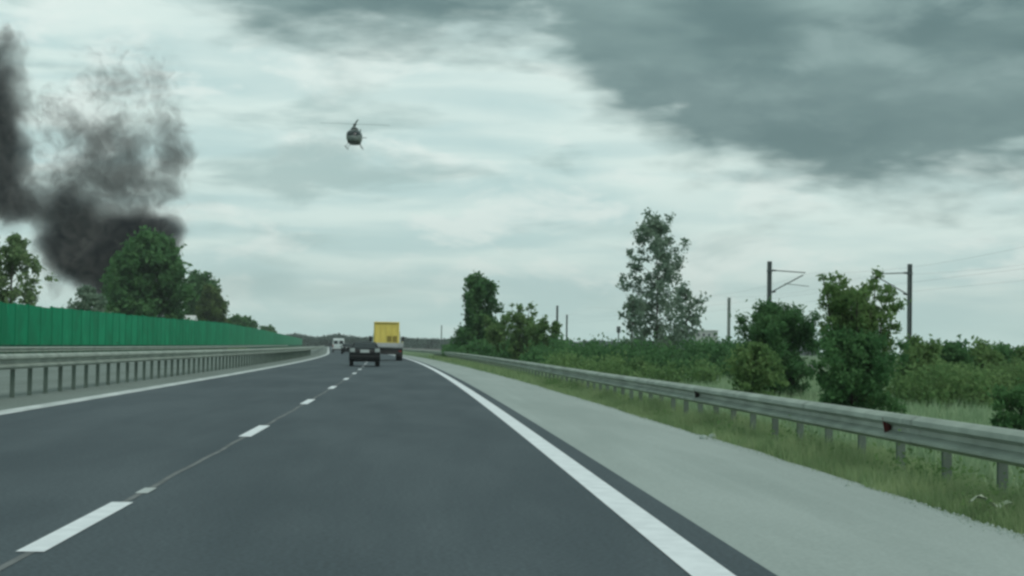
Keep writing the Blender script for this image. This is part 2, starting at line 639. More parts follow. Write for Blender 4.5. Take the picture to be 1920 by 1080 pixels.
def line(name, m, d0, d1, ys, dz=0.005, wob=0.0, parent=road):
    vs_, fs = [], []
    for y in ys:
        e = wob * (math.sin(y * 1.1) + math.sin(y * 2.7 + 1)) if wob else 0
        vs_ += [(xc(y) + d0 + e, y, dz), (xc(y) + d1 + e, y, dz)]
    for i in range(len(ys) - 1):
        fs.append((2 * i, 2 * i + 1, 2 * i + 3, 2 * i + 2))
    return link(name, mesh_from(name, vs_, fs), m, parent)


tag(line('edge_line', 'paint', 1.475, 1.715, yroad), 'thick white edge line beside the hard shoulder')
tag(line('edge_line', 'paint_old', -6.93, -6.53, yroad), 'dusty white edge line beside the median')
line('joint_seam', 'seam', -2.185, -2.135, [-30 + i * .6 for i in range(400)], dz=0.003, wob=0.008)
for i in range(-1, 30):
    y0 = 9.6 + 12 * i
    line('lane_dash', 'paint', -2.245, -2.085, [y0, y0 + 1, y0 + 2, y0 + 3], dz=0.006)
# a scrap of old paint left on the joint
line('paint_remnant', 'paint_old', -2.20, -2.10, [13.35, 13.6, 13.85], dz=0.0065)

# ---------------------------------------------------------------- guard rails
PROF = [(-.01, .165), (.04, .160), (.105, .125), (.112, .075), (.015, .025), (.015, -.025), (.112, -.070), (.112, -.105), (.03, -.150), (-.01, -.155)]


def guard_rail(name, label, d, top, y0, y1, post_step, side, panel=4.8, double=False, gz=None, yfar=None):
    """side: +1 when the profiled face looks towards +x"""
    t = thing(name, label, 'guard rail', (xc(y0) + d, y0, 0))
    org = t.location
    y = y0
    while y < y1:
        e = min(y + panel, y1)
        vs_, fs = [], []
        for yy in (y, (y + e) / 2, e - .004):
            zt = top(yy)
            for bx_, bz_ in PROF:
                vs_.append((xc(yy) + d + side * bx_ - org.x, yy - org.y, zt - .155 + bz_))
            for bx_, bz_ in PROF[::-1]:
                vs_.append((xc(yy) + d + side * (bx_ - .006) - org.x, yy - org.y, zt - .155 + bz_))
        n = 2 * len(PROF)
        for a in range(2):
            for i in range(n):
                j = (i + 1) % n
                q = (a * n + i, a * n + j, (a + 1) * n + j, (a + 1) * n + i)
                fs.append(q if side > 0 else q[::-1])
        link('beam', mesh_from('beam', vs_, fs), 'galv', t)
        if double:
            ax_ = lambda yy: xc(yy) + d - side * .10 - org.x
            v2 = [(2 * ax_(v[1] + org.y) - v[0], v[1], v[2]) for v in vs_]
            link('beam', mesh_from('beam', v2, [f[::-1] for f in fs]), 'galv', t)
        if e < 110:
            v3 = []
            for yy in (e - .17, e, e + .17):
                for bx_, bz_ in PROF:
                    v3.append((xc(yy) + d + side * (bx_ + .006) - org.x, yy - org.y, top(yy) - .155 + bz_ * 1.01))
            np_ = len(PROF)
            f3 = []
            for a in range(2):
                for i in range(np_ - 1):
                    q = (a * np_ + i, a * np_ + i + 1, (a + 1) * np_ + i + 1, (a + 1) * np_ + i)
                    f3.append(q if side > 0 else q[::-1])
            link('lap_joint', mesh_from('lap_joint', v3, f3), 'galv_lap', t)
        y = e
        if y > 170:
            panel = 14.0
    # posts
    pm = MB()
    hgt = 1.0
    pm.box(-.045, .045, -.025, .025, 0, 1)
    pm.box(-.045, .045, -.030, -.025, 0, 1)
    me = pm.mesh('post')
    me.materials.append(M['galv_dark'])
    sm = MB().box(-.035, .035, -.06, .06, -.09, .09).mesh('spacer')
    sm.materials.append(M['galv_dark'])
    y = y0 + .9
    n = 0
    while y < (yfar or y1) and n < 130:
        g = gz(y)
        p = link('post', me, None, t)
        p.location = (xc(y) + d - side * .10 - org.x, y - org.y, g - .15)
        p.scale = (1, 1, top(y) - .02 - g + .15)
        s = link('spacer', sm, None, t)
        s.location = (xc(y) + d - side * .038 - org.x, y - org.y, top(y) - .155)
        y += post_step
        n += 1
    return t


guard_rail('guard_rail', 'near galvanised guard rail with closely set dark posts along the median', -8.25, lambda y: .90, 20, 620, 1.62, +1, double=True,
           gz=lambda y: -.015, yfar=190)
guard_rail('guard_rail', 'pale far guard rail at the foot of the green noise barrier', -21.6, lambda y: .80, 70, 620, 2.0, +1,
           gz=lambda y: -.05, yfar=250)


def rtop(y):
    return .535 + verge_rise(y)


guard_rail('guard_rail', 'long galvanised guard rail beside the hard shoulder and grass verge', 5.3, rtop, 3, 620, 1.6, -1,
           gz=lambda y: ground_z(5.4, y), yfar=185)


# reflectors in the rail groove
def reflector(label, y, w_, m):
    t = thing('rail_reflector', label, 'reflector', (xc(y) + 5.3 - .03, y, rtop(y) - .155), 0, 'reflectors on the guard rail')
    b = MB()
    b.add([(-.012, -w_, .10), (-.012, w_, .10), (-.012, w_ * .45, -.085), (-.012, -w_ * .45, -.085),
           (-.045, -w_, .10), (-.045, w_, .10), (-.045, w_ * .45, -.085), (-.045, -w_ * .45, -.085)],
          [(3, 2, 1, 0), (4, 5, 6, 7), (0, 1, 5, 4), (1, 2, 6, 5), (2, 3, 7, 6), (3, 0, 4, 7)])
    b.build('lens', m, t)
    MB().box(-.015, .03, -.02, .02, -.10, -.06).build('bracket', 'galv_dark', t)
    # a face turned to the traffic
    MB().add([(-.085, -.02, .105), (.045, -.02, .105), (.01, -.02, -.09), (-.05, -.02, -.09),
              (-.085, .0, .105), (.045, .0, .105), (.01, .0, -.09), (-.05, .0, -.09)],
             [(0, 3, 2, 1), (4, 5, 6, 7), (0, 1, 5, 4), (1, 2, 6, 5), (2, 3, 7, 6), (3, 0, 4, 7)]).build('face_plate', m, t)
    return t


reflector('dark red tapered reflector on the guard rail, nearer one', 18.3, .075, 'reflector')
reflector('small dark reflector on the guard rail, farther from the camera', 30.6, .075, 'reflector_dark')

# ---------------------------------------------------------------- noise barrier
BD = -24.5


def bar_top(y):
    return lerp_pts(y, [(103, 3.45), (189, 3.85), (280, 4.6), (420, 4.9), (700, 4.9)])


bar = thing('noise_barrier', 'long green noise barrier of upright panels along the opposite carriageway', 'noise barrier', (xc(80) + BD, 80, -.05))
bo = bar.location
rnd = random.Random(11)
y = 80.0
i = 0
while y < 1500:
    step = 4.0 if y < 300 else (8.0 if y < 620 else 25.0)
    e = y + step
    jit = rnd.uniform(-.05, .05)
    x0_, x1_ = xc(y) + BD - bo.x, xc(e) + BD - bo.x
    z0, zt = .0, bar_top((y + e) / 2) + jit - bo.z
    m_ = rnd.choice(['green_panel', 'green_panel', 'green_panel_b', 'green_panel_c'])
    g = .09
    b = MB()
    # sheet with shallow vertical ribs
    nr = 8
    prev = None
    front = []
    for k_ in range(nr * 2 + 1):
        f = k_ / (nr * 2)
        yy = y + g + (step - 2 * g) * f - bo.y
        xx = x0_ + (x1_ - x0_) * f + (.035 if (k_ // 1) % 2 else 0)
        front.append((xx, yy))
    vs_, fs = [], []
    zb = 0.95
    # two panels near the camera have a broken, notched top
    notch = {6: (7, .9), 7: (3, .55)}.get(i)
    for k_, (xx, yy) in enumerate(front):
        h_ = zt
        if notch and abs(k_ - notch[0]) <= 0:
            h_ = zt - notch[1]
        vs_ += [(xx, yy, zb), (xx, yy, h_), (xx - .08, yy, zb), (xx - .08, yy, h_)]
    for k_ in range(len(front) - 1):
        a = 4 * k_
        fs += [(a, a + 4, a + 5, a + 1), (a + 2, a + 3, a + 7, a + 6), (a + 1, a + 5, a + 7, a + 3), (a, a + 2, a + 6, a + 4)]
    fs += [(0, 1, 3, 2)]
    a = 4 * (len(front) - 1)
    fs += [(a, a + 2, a + 3, a + 1)]
    b.add(vs_, fs)
    b.build('panel', m_, bar)
    MB().add([(x0_ + .05, y + g - bo.y, 0), (x1_ + .05, e - g - bo.y, 0), (x1_ - .12, e - g - bo.y, 0), (x0_ - .12, y + g - bo.y, 0),
              (x0_ + .05, y + g - bo.y, .94), (x1_ + .05, e - g - bo.y, .94), (x1_ - .12, e - g - bo.y, .94), (x0_ - .12, y + g - bo.y, .94)],
             [(3, 2, 1, 0), (4, 5, 6, 7), (0, 1, 5, 4), (1, 2, 6, 5), (2, 3, 7, 6), (3, 0, 4, 7)]).build('plinth', 'green_dark', bar)
    MB().box(x0_ - .14, x0_ + .045, y - g + .004 - bo.y, y + g - .004 - bo.y, 0, zt + .05).build('post', 'green_post', bar)
    y = e
    i += 1


# ---------------------------------------------------------------- vegetation
def leaf_quads(pts, size, rg, upbias=0.0):
    """one rhombic leaf per point: numpy arrays -> verts, faces"""
    pts = np.asarray(pts, dtype=float)
    n = len(pts)
    u = rg.normal(size=(n, 3))
    u[:, 2] += upbias
    u /= np.linalg.norm(u, axis=1)[:, None] + 1e-9
    v = rg.normal(size=(n, 3))
    v -= u * (u * v).sum(1)[:, None]
    v /= np.linalg.norm(v, axis=1)[:, None] + 1e-9
    s = size * rg.uniform(.6, 1.35, size=n)[:, None]
    a = pts - u * s
    b = pts + v * s * .5
    c = pts + u * s
    d = pts - v * s * .5
    return np.stack([a, b, c, d], 1).reshape(-1, 3)


def quads_mesh(name, V):
    n = len(V) // 4
    me = bpy.data.meshes.new(name)
    me.vertices.add(len(V))
    me.vertices.foreach_set('co', np.ascontiguousarray(V, dtype=np.float32).ravel())
    me.loops.add(n * 4)
    me.loops.foreach_set('vertex_index', np.arange(n * 4, dtype=np.int32))
    me.polygons.add(n)
    me.polygons.foreach_set('loop_start', np.arange(0, n * 4, 4, dtype=np.int32))
    me.update(calc_edges=True)
    return me


def plant(name, label, cat, base, H, prof, seed, leaf='leaf_mid', bark='bark', nl=12, t0=.2, up=.6, clump=.5, size=.2, density=26,
          trunk_r=None, sub=3, stems=1, spread=.0, group=None, gap=0.0, wood='trunk', foliage='crown', lean=(0, 0), reach=1.0, rz=0.0):
    """prof: [(height fraction, radius in metres)]"""
    rd = random.Random(seed)
    rg = np.random.default_rng(seed)
    t = thing(name, label, cat, base, rz, group)
    wd = MB()
    clumps = []
    tr = trunk_r or H * .018
    for s in range(stems):
        a0 = rd.uniform(0, 2 * PI) if stems > 1 else 0
        a0 = a0 if stems == 1 else 2 * PI * s / stems + rd.uniform(-.5, .5)
        hs = H * (1 if stems == 1 else rd.uniform(.72, 1.0))
        rmax = lerp_pts(.75, prof) * spread
        rr = rmax * (rd.uniform(.25, 1.0) if stems > 1 else 0)
        top = Vector((math.cos(a0) * rr + lean[0] * hs, math.sin(a0) * rr + lean[1] * hs, hs))
        b0 = Vector((math.cos(a0), math.sin(a0), 0)) * (tr * 1.6 if stems > 1 else 0)
        path = []
        for i_ in range(7):
            f = i_ / 6
            q = b0.lerp(top, f)
            q.x = b0.x + (top.x - b0.x) * f ** (.8 if stems > 1 else 1) + rd.uniform(-1, 1) * H * .012 * (0 < i_ < 6)
            q.y = b0.y + (top.y - b0.y) * f ** (.8 if stems > 1 else 1) + rd.uniform(-1, 1) * H * .012 * (0 < i_ < 6)
            path.append(q)
        k0 = tr * (1 if stems == 1 else .55)
        wd.tube([path[0] - Vector((0, 0, .4))] + path, [k0 * 1.15] + [k0 * (1 - .9 * i_ / 6) + .008 for i_ in range(7)], 6)
        clumps.append((top, .7))

        def on(f):
            g_ = f * 6
            i_ = min(5, int(g_))
            return path[i_].lerp(path[i_ + 1], g_ - i_)
        for j in range(nl):
            f = t0 + (1 - t0) * ((j + rd.uniform(.1, .9)) / nl) * .97
            st = on(f)
            az_ = j * 2.4 + rd.uniform(-.5, .5) + s
            pr = lerp_pts(min(1, (st.z / H) + .05), prof)
            L = max(.15, (pr - (Vector((st.x - lean[0] * st.z, st.y - lean[1] * st.z, 0)).length * .6 if stems > 1 else 0))) * rd.uniform(.65, 1.08) * reach
            dr = Vector((math.cos(az_), math.sin(az_), 0))
            p1 = st + dr * L * .5 + Vector((0, 0, L * up * .45))
            p2 = st + dr * L + Vector((0, 0, L * up * rd.uniform(.8, 1.3)))
            if p2.z > H * 1.02:
                p2.z = H * rd.uniform(.93, 1.02)
            kr = max(.008, k0 * .42 * (1 - f * .7))
            wd.tube([st, p1, p2], [kr, kr * .65, .006], 4, cap=False)
            for q in range(sub):
                ff = rd.uniform(.35, 1.05)
                c = (st.lerp(p1, ff * 2) if ff < .5 else p1.lerp(p2, ff * 2 - 1))
                c = c + Vector((rd.gauss(0, 1), rd.gauss(0, 1), rd.gauss(0, .8))) * clump * .7
                if rd.random() >= gap:
                    clumps.append((c, rd.uniform(.6, 1.15)))
                    if q == 0:
                        wd.tube([st.lerp(p1, .9), c], [kr * .5, .005], 3, cap=False)
    pts = []
    for c, s_ in clumps:
        n = max(4, int(density * s_))
        g_ = rg.normal(size=(n, 3)) * np.array([.5, .5, .45]) * clump * s_
        pts.append(np.array(c)[None, :] + g_)
    pts = np.concatenate(pts)
    pts = pts[pts[:, 2] > .05]
    wd.build(wood, bark, t, True)
    link(foliage, quads_mesh(foliage, leaf_quads(pts, size, rg)), leaf, t)
    return t


def veg(px, y, ytop, **kw):
    """a plant at photo column px, distance y, reaching photo row ytop -> base point, height"""
    b = at_ground(px, y)
    return b, W(px, ytop, y).z - b.z


# -- left side, behind the barrier
b, h = veg(275, 225, 446)
plant('tree', 'tall dense dark green tree in front of the black smoke, behind the green barrier', 'tree', b, h,
      [(0, 3.0), (.2, 4.8), (.45, 5.0), (.7, 4.2), (.9, 2.4), (1, 1.0)], 21, 'leaf_dark', nl=54, t0=.1, up=.35, clump=1.15, size=.42, density=70, sub=5)
b, h = veg(232, 232, 500)
plant('tree', 'dark green tree crowding the left flank of the tall dense tree', 'tree', b, h,
      [(0, 2.2), (.3, 2.9), (.6, 2.7), (.85, 1.8), (1, .7)], 22, 'leaf_dark', nl=40, t0=.08, up=.35, clump=1.1, size=.42, density=56, sub=4)
b, h = veg(372, 345, 522)
plant('tree', 'blackish green tree between the tall dense tree and the round olive tree', 'tree', b, h,
      [(0, 2.6), (.3, 3.7), (.6, 3.6), (.85, 2.4), (1, 1.0)], 23, 'leaf_dark', nl=36, t0=.08, up=.35, clump=1.2, size=.5, density=56, sub=4)
b, h = veg(396, 335, 543)
plant('tree', 'round olive green tree at the right end of the left tree group', 'tree', b, h,
      [(0, 2.4), (.3, 2.9), (.6, 3.0), (.85, 2.2), (1, 1.0)], 24, 'leaf_olive', nl=36, t0=.08, up=.3, clump=.9, size=.42, density=60, sub=4)
b, h = veg(20, 139, 452)
plant('tree', 'bright green open tree with pale branches at the far left edge', 'tree', b, h,
      [(0, 1.6), (.3, 2.3), (.6, 2.3), (.85, 1.5), (1, .6)], 25, 'leaf_pale', 'bark_pale', nl=30, t0=.12, up=.8, clump=.55, size=.24, density=40, sub=4, gap=.1)
b, h = veg(-40, 150, 440)
plant('tree', 'bright green open tree cut by the left picture edge', 'tree', b, h,
      [(0, 1.8), (.3, 2.6), (.6, 2.5), (.85, 1.7), (1, .7)], 26, 'leaf_pale', 'bark_pale', nl=22, t0=.15, up=.8, clump=.55, size=.24, density=34, sub=3, gap=.15)
b, h = veg(165, 150, 545)
plant('bush', 'low greyish bush peeping over the green barrier left of the tall tree', 'bush', b, h,
      [(0, 1.4), (.5, 1.8), (.8, 1.4), (1, .6)], 27, 'leaf_grey', nl=24, t0=.05, up=.5, clump=.5, size=.22, density=40, sub=4, wood='stems', foliage='foliage')
for k_, (px, y, yt, rr, lab) in enumerate([(440, 400, 598, 2.4, 'small dark bush rising over the barrier right of the olive tree'),
                                           (462, 470, 606, 2.6, 'low dark bush at the fading end of the barrier'),
                                           (500, 640, 617, 4.0, 'lowest dark bush where the barrier meets the horizon')]):
    b, h = veg(px, y, yt)
    plant('bush', lab, 'bush', b, h, [(0, rr), (.5, rr), (.8, rr * .7), (1, rr * .3)], 30 + k_, 'leaf_dark', nl=24, t0=.05, up=.4, clump=1.0,
          size=.6, density=40, sub=4, group='bushes behind the barrier', wood='stems', foliage='foliage')

# -- right side, group by the far bend
b, h = veg(897, 165, 522)
plant('tree', 'narrow dark tree with a rounded top nearest the truck', 'tree', b, h,
      [(0, 1.3), (.35, 1.9), (.55, 1.55), (.62, 1.25), (.75, 1.65), (.88, 1.5), (1, .6)], 41, 'leaf_dark', nl=44, t0=.06, up=.4, clump=.5, size=.2, density=80, sub=4)
for k_, (px, y, yt, rr, lab) in enumerate([(935, 160, 590, 1.5, 'bush with upright shoots beside the narrow dark tree'),
                                           (975, 150, 566, 1.5, 'tallest of the shooting bushes right of the narrow tree'),
                                           (1020, 145, 600, 1.3, 'bush with thin shoots at the right end of the group')]):
    b, h = veg(px, y, yt)
    plant('bush', lab, 'bush', b, h, [(0, rr * .8), (.4, rr), (.7, rr * .95), (1, rr * .6)], 44 + k_, 'leaf_mid', nl=9, t0=.12, up=1.3, clump=.3,
          size=.17, density=20, sub=3, stems=9, spread=1.1, reach=.32, gap=.1, group='shooting bushes by the bend', wood='stems', foliage='foliage')
# tall sparse tree
b, h = veg(1228, 132, 408)
plant('tree', 'tall sparse grey-green tree with gaps of sky, tallest on the right', 'tree', b, h,
      [(0, 1.5), (.2, 1.9), (.35, 2.2), (.52, 2.7), (.66, 2.8), (.8, 2.4), (.92, 1.4), (1, .5)], 52, 'leaf_grey', nl=60, t0=.03, up=.85, clump=.5, size=.16, density=52,
      sub=4, gap=.2, trunk_r=.10, reach=1.0)
b, h = veg(1285, 138, 548)
plant('tree', 'small sparse tree leaning out at the right foot of the tall sparse tree', 'tree', b, h,
      [(0, .8), (.4, 1.5), (.7, 1.7), (1, .8)], 53, 'leaf_grey', nl=18, t0=.2, up=.7, clump=.5, size=.22, density=26, sub=4, gap=.25)
b, h = veg(1185, 128, 560)
plant('tree', 'thin sparse sapling at the left foot of the tall sparse tree', 'tree', b, h,
      [(0, .6), (.4, .9), (.7, .8), (1, .4)], 54, 'leaf_grey', nl=14, t0=.2, up=.9, clump=.4, size=.2, density=22, sub=3, gap=.2)
# round bush and vase shaped small tree by the masts
b, h = veg(1455, 74, 583)
plant('bush', 'round dense dark bush left of the many-stemmed tree', 'bush', b, h,
      [(0, 1.3), (.3, 1.75), (.6, 1.7), (.85, 1.15), (1, .4)], 61, 'leaf_dark', nl=50, t0=.03, up=.6, clump=.34, size=.085, density=130, sub=5, wood='stems', foliage='foliage')
b, h = veg(1606, 50, 508)
plant('tree', 'many-stemmed vase shaped young tree in front of the railway masts', 'tree', b, h,
      [(0, .9), (.3, 1.4), (.6, 1.55), (.8, 1.3), (1, .8)], 62, 'leaf_mid', nl=9, t0=.15, up=1.5, clump=.19, size=.07, density=48, sub=3, stems=22,
      spread=1.0, reach=.24, trunk_r=.07, gap=.1)
b, h = veg(1600, 48.5, 640)
plant('bush', 'dark leafy bush around the foot of the many-stemmed tree', 'bush', b, h,
      [(0, 1.2), (.4, 1.45), (.75, 1.2), (1, .6)], 63, 'leaf_dark', nl=40, t0=.03, up=.5, clump=.26, size=.075, density=80, sub=4, wood='stems', foliage='foliage')
b, h = veg(1412, 66, 655)
plant('bush', 'low bush at the left foot of the round dense bush', 'bush', b, h,
      [(0, .9), (.5, 1.0), (.8, .7), (1, .3)], 64, 'leaf_mid', nl=24, t0=.03, up=.5, clump=.28, size=.11, density=44, sub=4, wood='stems', foliage='foliage')
b, h = veg(1915, 38, 738)
plant('bush', 'dark bush behind the guard rail at the right picture edge', 'bush', b, h,
      [(0, .6), (.5, .72), (.8, .55), (1, .25)], 65, 'leaf_dark', nl=30, t0=.03, up=.7, clump=.16, size=.06, density=50, sub=4, wood='stems', foliage='foliage')
for k_, (px, y, yt, rr, lab) in enumerate([(1722, 72, 648, 1.0, 'low bush just right of the tall right mast'),
                                           (1782, 76, 662, 1.3, 'first of three rounded bushes on the right skyline'),
                                           (1836, 78, 661, 1.2, 'middle of three rounded bushes on the right skyline'),
                                           (1880, 80, 664, 1.3, 'third rounded bush on the right skyline'),
                                           (1930, 80, 672, 1.3, 'low bush where the right skyline leaves the picture')]):
    b, h = veg(px, y, yt)
    plant('bush', lab, 'bush', b, h, [(0, rr), (.4, rr * 1.1), (.75, rr * .85), (1, rr * .35)], 70 + k_, 'leaf_dark' if k_ % 2 else 'leaf_mid', nl=30, t0=.03, up=.4,
          clump=.36, size=.13, density=50, sub=4, group='bushes on the right skyline', wood='stems', foliage='foliage')


# thickets that read as one mass
def thicket(name, label, cells, seed, leaf, size, per, flat=.24):
    """cells: (x, y, top z above ground, radius)"""
    rg = np.random.default_rng(seed)
    pts = []
    for x, y_, hh, rr in cells:
        g = ground_z(x - xc(y_), y_)
        nsub = 9
        for s in range(nsub):
            a = rg.uniform(0, 2 * PI)
            r_ = rr * math.sqrt(rg.uniform(0, 1))
            zz = g + hh * (rg.uniform(.1, 1.0)) * (1 - .35 * (r_ / rr) ** 2)
            c = np.array([x + math.cos(a) * r_, y_ + math.sin(a) * r_, zz])
            pts.append(c[None, :] + rg.normal(size=(per, 3)) * rr * np.array([.28, .28, flat]))
    pts = np.concatenate(pts)
    o = link(name, quads_mesh(name, leaf_quads(pts, size, rg)), leaf)
    return tag(o, label, 'thicket', kind='stuff')


rnd = random.Random(77)
cells = []
for i in range(130):
    px = rnd.uniform(1000, 1420)
    yy = rnd.uniform(118, 155)
    p = W(px, 640, yy)
    top = lerp_pts(px, [(1000, 640), (1060, 646), (1130, 642), (1250, 636), (1400, 642)]) + rnd.uniform(-8, 12)
    cells.append((p.x, yy, W(px, top, yy).z - ground_z(p.x - xc(yy), yy), rnd.uniform(.7, 1.7)))
thicket('thicket', 'dark green thicket at the foot of the tall sparse tree', cells, 5, 'leaf_dark', .17, 40)
cells = []
for i in range(34):
    px = rnd.uniform(1040, 1330)
    yy = rnd.uniform(96, 116)
    p = W(px, 640, yy)
    cells.append((p.x, yy, max(.5, W(px, 672 + rnd.uniform(-14, 26), yy).z - ground_z(p.x - xc(yy), yy)), rnd.uniform(.5, 1.3)))
thicket('thicket', 'lower lighter scrub in front of the dark thicket', cells, 15, 'leaf_scrub', .14, 36)
cells = []
for i in range(70):
    px = rnd.uniform(850, 1060)
    yy = rnd.uniform(150, 200)
    p = W(px, 640, yy)
    cells.append((p.x, yy, W(px, 638 + rnd.uniform(-4, 10), yy).z - ground_z(p.x - xc(yy), yy), rnd.uniform(.9, 1.5)))
thicket('thicket', 'dark green undergrowth below the narrow dark tree and shooting bushes', cells, 6, 'leaf_dark', .25, 26)
cells = []
for i in range(130):
    px = rnd.uniform(1690, 2060)
    yy = rnd.uniform(66, 96)
    p = W(px, 640, yy)
    cells.append((p.x, yy, min(2.1, W(px, 684 + rnd.uniform(-6, 12), yy).z - ground_z(p.x - xc(yy), yy)), rnd.uniform(.7, 1.3)))
thicket('thicket', 'dense green scrub below the rounded bushes on the right', cells, 7, 'leaf_scrub', .12, 44)
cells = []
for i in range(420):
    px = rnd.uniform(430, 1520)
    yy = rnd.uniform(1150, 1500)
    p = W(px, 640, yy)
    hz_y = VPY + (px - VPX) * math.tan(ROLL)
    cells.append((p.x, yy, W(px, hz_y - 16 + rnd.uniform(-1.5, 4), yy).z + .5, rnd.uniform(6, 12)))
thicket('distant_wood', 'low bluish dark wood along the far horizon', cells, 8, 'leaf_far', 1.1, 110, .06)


# grass
def grass(name, label, n, sampler, hrange, wid, seed, m):
    rg = np.random.default_rng(seed)
    V = np.zeros((n, 3, 3))
    rd = random.Random(seed)
    for i_ in range(n):
        d, y_, k1 = sampler(rd)
        x_ = xc(y_) + d
        z_ = ground_z(d, y_) - .02
        h_ = rd.uniform(*hrange) * k1
        a = rd.uniform(0, 2 * PI)
        w_ = wid * rd.uniform(.6, 1.4) * max(.6, k1)
        ln = h_ * rd.uniform(.1, .6)
        b_ = rd.uniform(0, 2 * PI)
        V[i_, 0] = (x_ + math.cos(a) * w_, y_ + math.sin(a) * w_, z_)
        V[i_, 1] = (x_ - math.cos(a) * w_, y_ - math.sin(a) * w_, z_)
        V[i_, 2] = (x_ + math.cos(b_) * ln, y_ + math.sin(b_) * ln, z_ + h_)
    me = bpy.data.meshes.new(name)
    me.vertices.add(n * 3)
    me.vertices.foreach_set('co', V.astype(np.float32).ravel())
    me.loops.add(n * 3)
    me.loops.foreach_set('vertex_index', np.arange(n * 3, dtype=np.int32))
    me.polygons.add(n)
    me.polygons.foreach_set('loop_start', np.arange(0, n * 3, 3, dtype=np.int32))
    me.update(calc_edges=True)
    o = link(name, me, m)
    return tag(o, label, 'grass', kind='stuff')


def patch(d, y_, s=1.0):
    return .5 + .5 * math.sin(d * 2.1 * s + 1.3 * math.sin(y_ * .55 * s)) * math.cos(y_ * .8 * s + d)


def s_verge(rd):
    while True:
        y_ = 11 + 55 * rd.random() ** 1.5
        d = rd.uniform(4.33, 7.2)
        e = 4.50 + .08 * math.sin(y_ * .7) + .06 * math.sin(y_ * 1.9)
        if d < e and rd.random() > .35 * max(0, (d - 4.33) / .25):
            continue
        if rd.random() < .25 + .75 * patch(d, y_):
            k1 = (.35 + .65 * patch(d + 3, y_ + 5)) * min(1.1, .42 + (d - 4.33) * .85)
            return d, y_, k1


def s_verge_far(rd):
    y_ = rd.uniform(60, 180)
    return rd.uniform(4.5, 7.5), y_, 1.0


def s_field(rd):
    while True:
        y_ = 24 + 130 * rd.random() ** 1.2
        d = rd.uniform(6.5, 30)
        px_ = VPX + FPX * (d + xc(y_)) / y_
        if px_ < 2050 and rd.random() < .35 + .65 * patch(d, y_, .3):
            return d, y_, .6 + .7 * patch(d, y_ + 9, .4)


grass('verge_grass', 'rough green grass on the verge under the right guard rail', 130000, s_verge, (.16, .46), .011, 1, 'grass')
grass('verge_grass', 'dry pale grass mixed along the edge of the hard shoulder', 18000, s_verge, (.18, .50), .009, 2, 'grass_dry')
grass('verge_grass', 'green verge grass along the guard rail towards the bend', 22000, s_verge_far, (.18, .40), .022, 3, 'grass')
grass('field_grass', 'pale tall grass in the hollow behind the right guard rail', 80000, s_field, (.35, .8), .035, 4, 'grass_field')


def s_left(rd):
    return rd.uniform(-24.2, -22.0), rd.uniform(70, 330), 1.0


grass('verge_grass', 'grass strip at the foot of the green barrier', 14000, s_left, (.2, .5), .03, 9, 'grass')

# leafy weeds among the verge grass
rg = np.random.default_rng(19)
wp = []
for i in range(150):
    y_ = 12 + 60 * rg.random() ** 1.4
    d = rg.uniform(4.75, 6.6)
    hh = rg.uniform(.12, .42)
    c_ = np.array([xc(y_) + d, y_, ground_z(d, y_) + hh * .5])
    n_ = int(rg.integers(40, 110))
    wp.append(c_[None, :] + rg.normal(size=(n_, 3)) * np.array([.12, .22, .30 * hh]))
tag(link('verge_weeds', quads_mesh('verge_weeds', leaf_quads(np.concatenate(wp), .028, rg)), 'leaf_scrub'), 'leafy weeds scattered through the verge grass', 'weeds', kind='stuff')

# gravel and grit along the shoulder edge
rd = random.Random(8)
gv, gf = [], []
for i in range(2600):
    y_ = 11 + 60 * rd.random() ** 1.6
    d = 4.42 + rd.gauss(0, .09) + .05 * math.sin(y_ * .32 + 1.2)
    zz = max(road_z(d, y_), ground_z(d, y_)) if d < 4.42 else ground_z(d, y_)
    q_ = rd.uniform(.006, .02) * (1.8 if rd.random() < .04 else 1)
    o_ = len(gv)
    for ax_, ay_, az_ in ((1, 0, 0), (-.6, .9, 0), (-.5, -.8, 0), (.1, .1, .9)):
        gv.append((xc(y_) + d + ax_ * q_ * rd.uniform(.7, 1.3), y_ + ay_ * q_ * rd.uniform(.7, 1.3), zz - .003 + az_ * q_))
    gf += [(o_, o_ + 1, o_ + 3), (o_ + 1, o_ + 2, o_ + 3), (o_ + 2, o_, o_ + 3)]
tag(link('gravel', mesh_from('gravel', gv, gf), 'pale_stone'), 'loose grit and gravel along the edge of the hard shoulder', 'gravel', kind='stuff')

# litter and stones at the shoulder edge
rnd = random.Random(3)
b = MB()
p0 = P(4.72, 13.5, None, .05)
scr = thing('litter_scrap', 'pale crumpled scrap lying in the verge grass at lower right', 'litter', p0)
vs_, fs = [], []
for i in range(7):
    for j in range(3):
        vs_.append((-.16 + i * .055 + rnd.uniform(-.01, .01), -.05 + j * .05, .10 + .045 * math.sin(i * 1.1) + rnd.uniform(-.02, .02)))
for i in range(6):
    for j in range(2):
        q = i * 3 + j
        fs.append((q, q + 3, q + 4, q + 1))
so = MB().add(vs_, fs).build('sheet', 'paper', scr)
so.modifiers.new('thick', 'SOLIDIFY').thickness = .006
st = at_ground(1829, 13.6)
MB().ico((0, 0, .01), (.045, .04, .03), 2, .15, rnd).build('stone', 'stone', tag(thing('stone', 'small dark stone at the edge of the hard shoulder', 'stone', st)))
for lab, px, y in (('pale stone in the grass below the far reflector', 1338, 24.8), ('second pale stone at the shoulder edge, nearer the road', 1322, 24.2)):
    t = thing('stone', lab, 'stone', at_ground(px, y))
    MB().ico((0, 0, .03), (.07, .06, .06), 2, .18, rnd).build('stone_body', 'pale_stone', t)

# ---------------------------------------------------------------- railway behind the scrub
strip('railway_bed', 'ballast', [30.5, 32.5, 45.5, 47.0], lambda d, y: ground_z(d, y) + (.02 if d in (30.5, 47.0) else .22), ysamp, kind='structure')


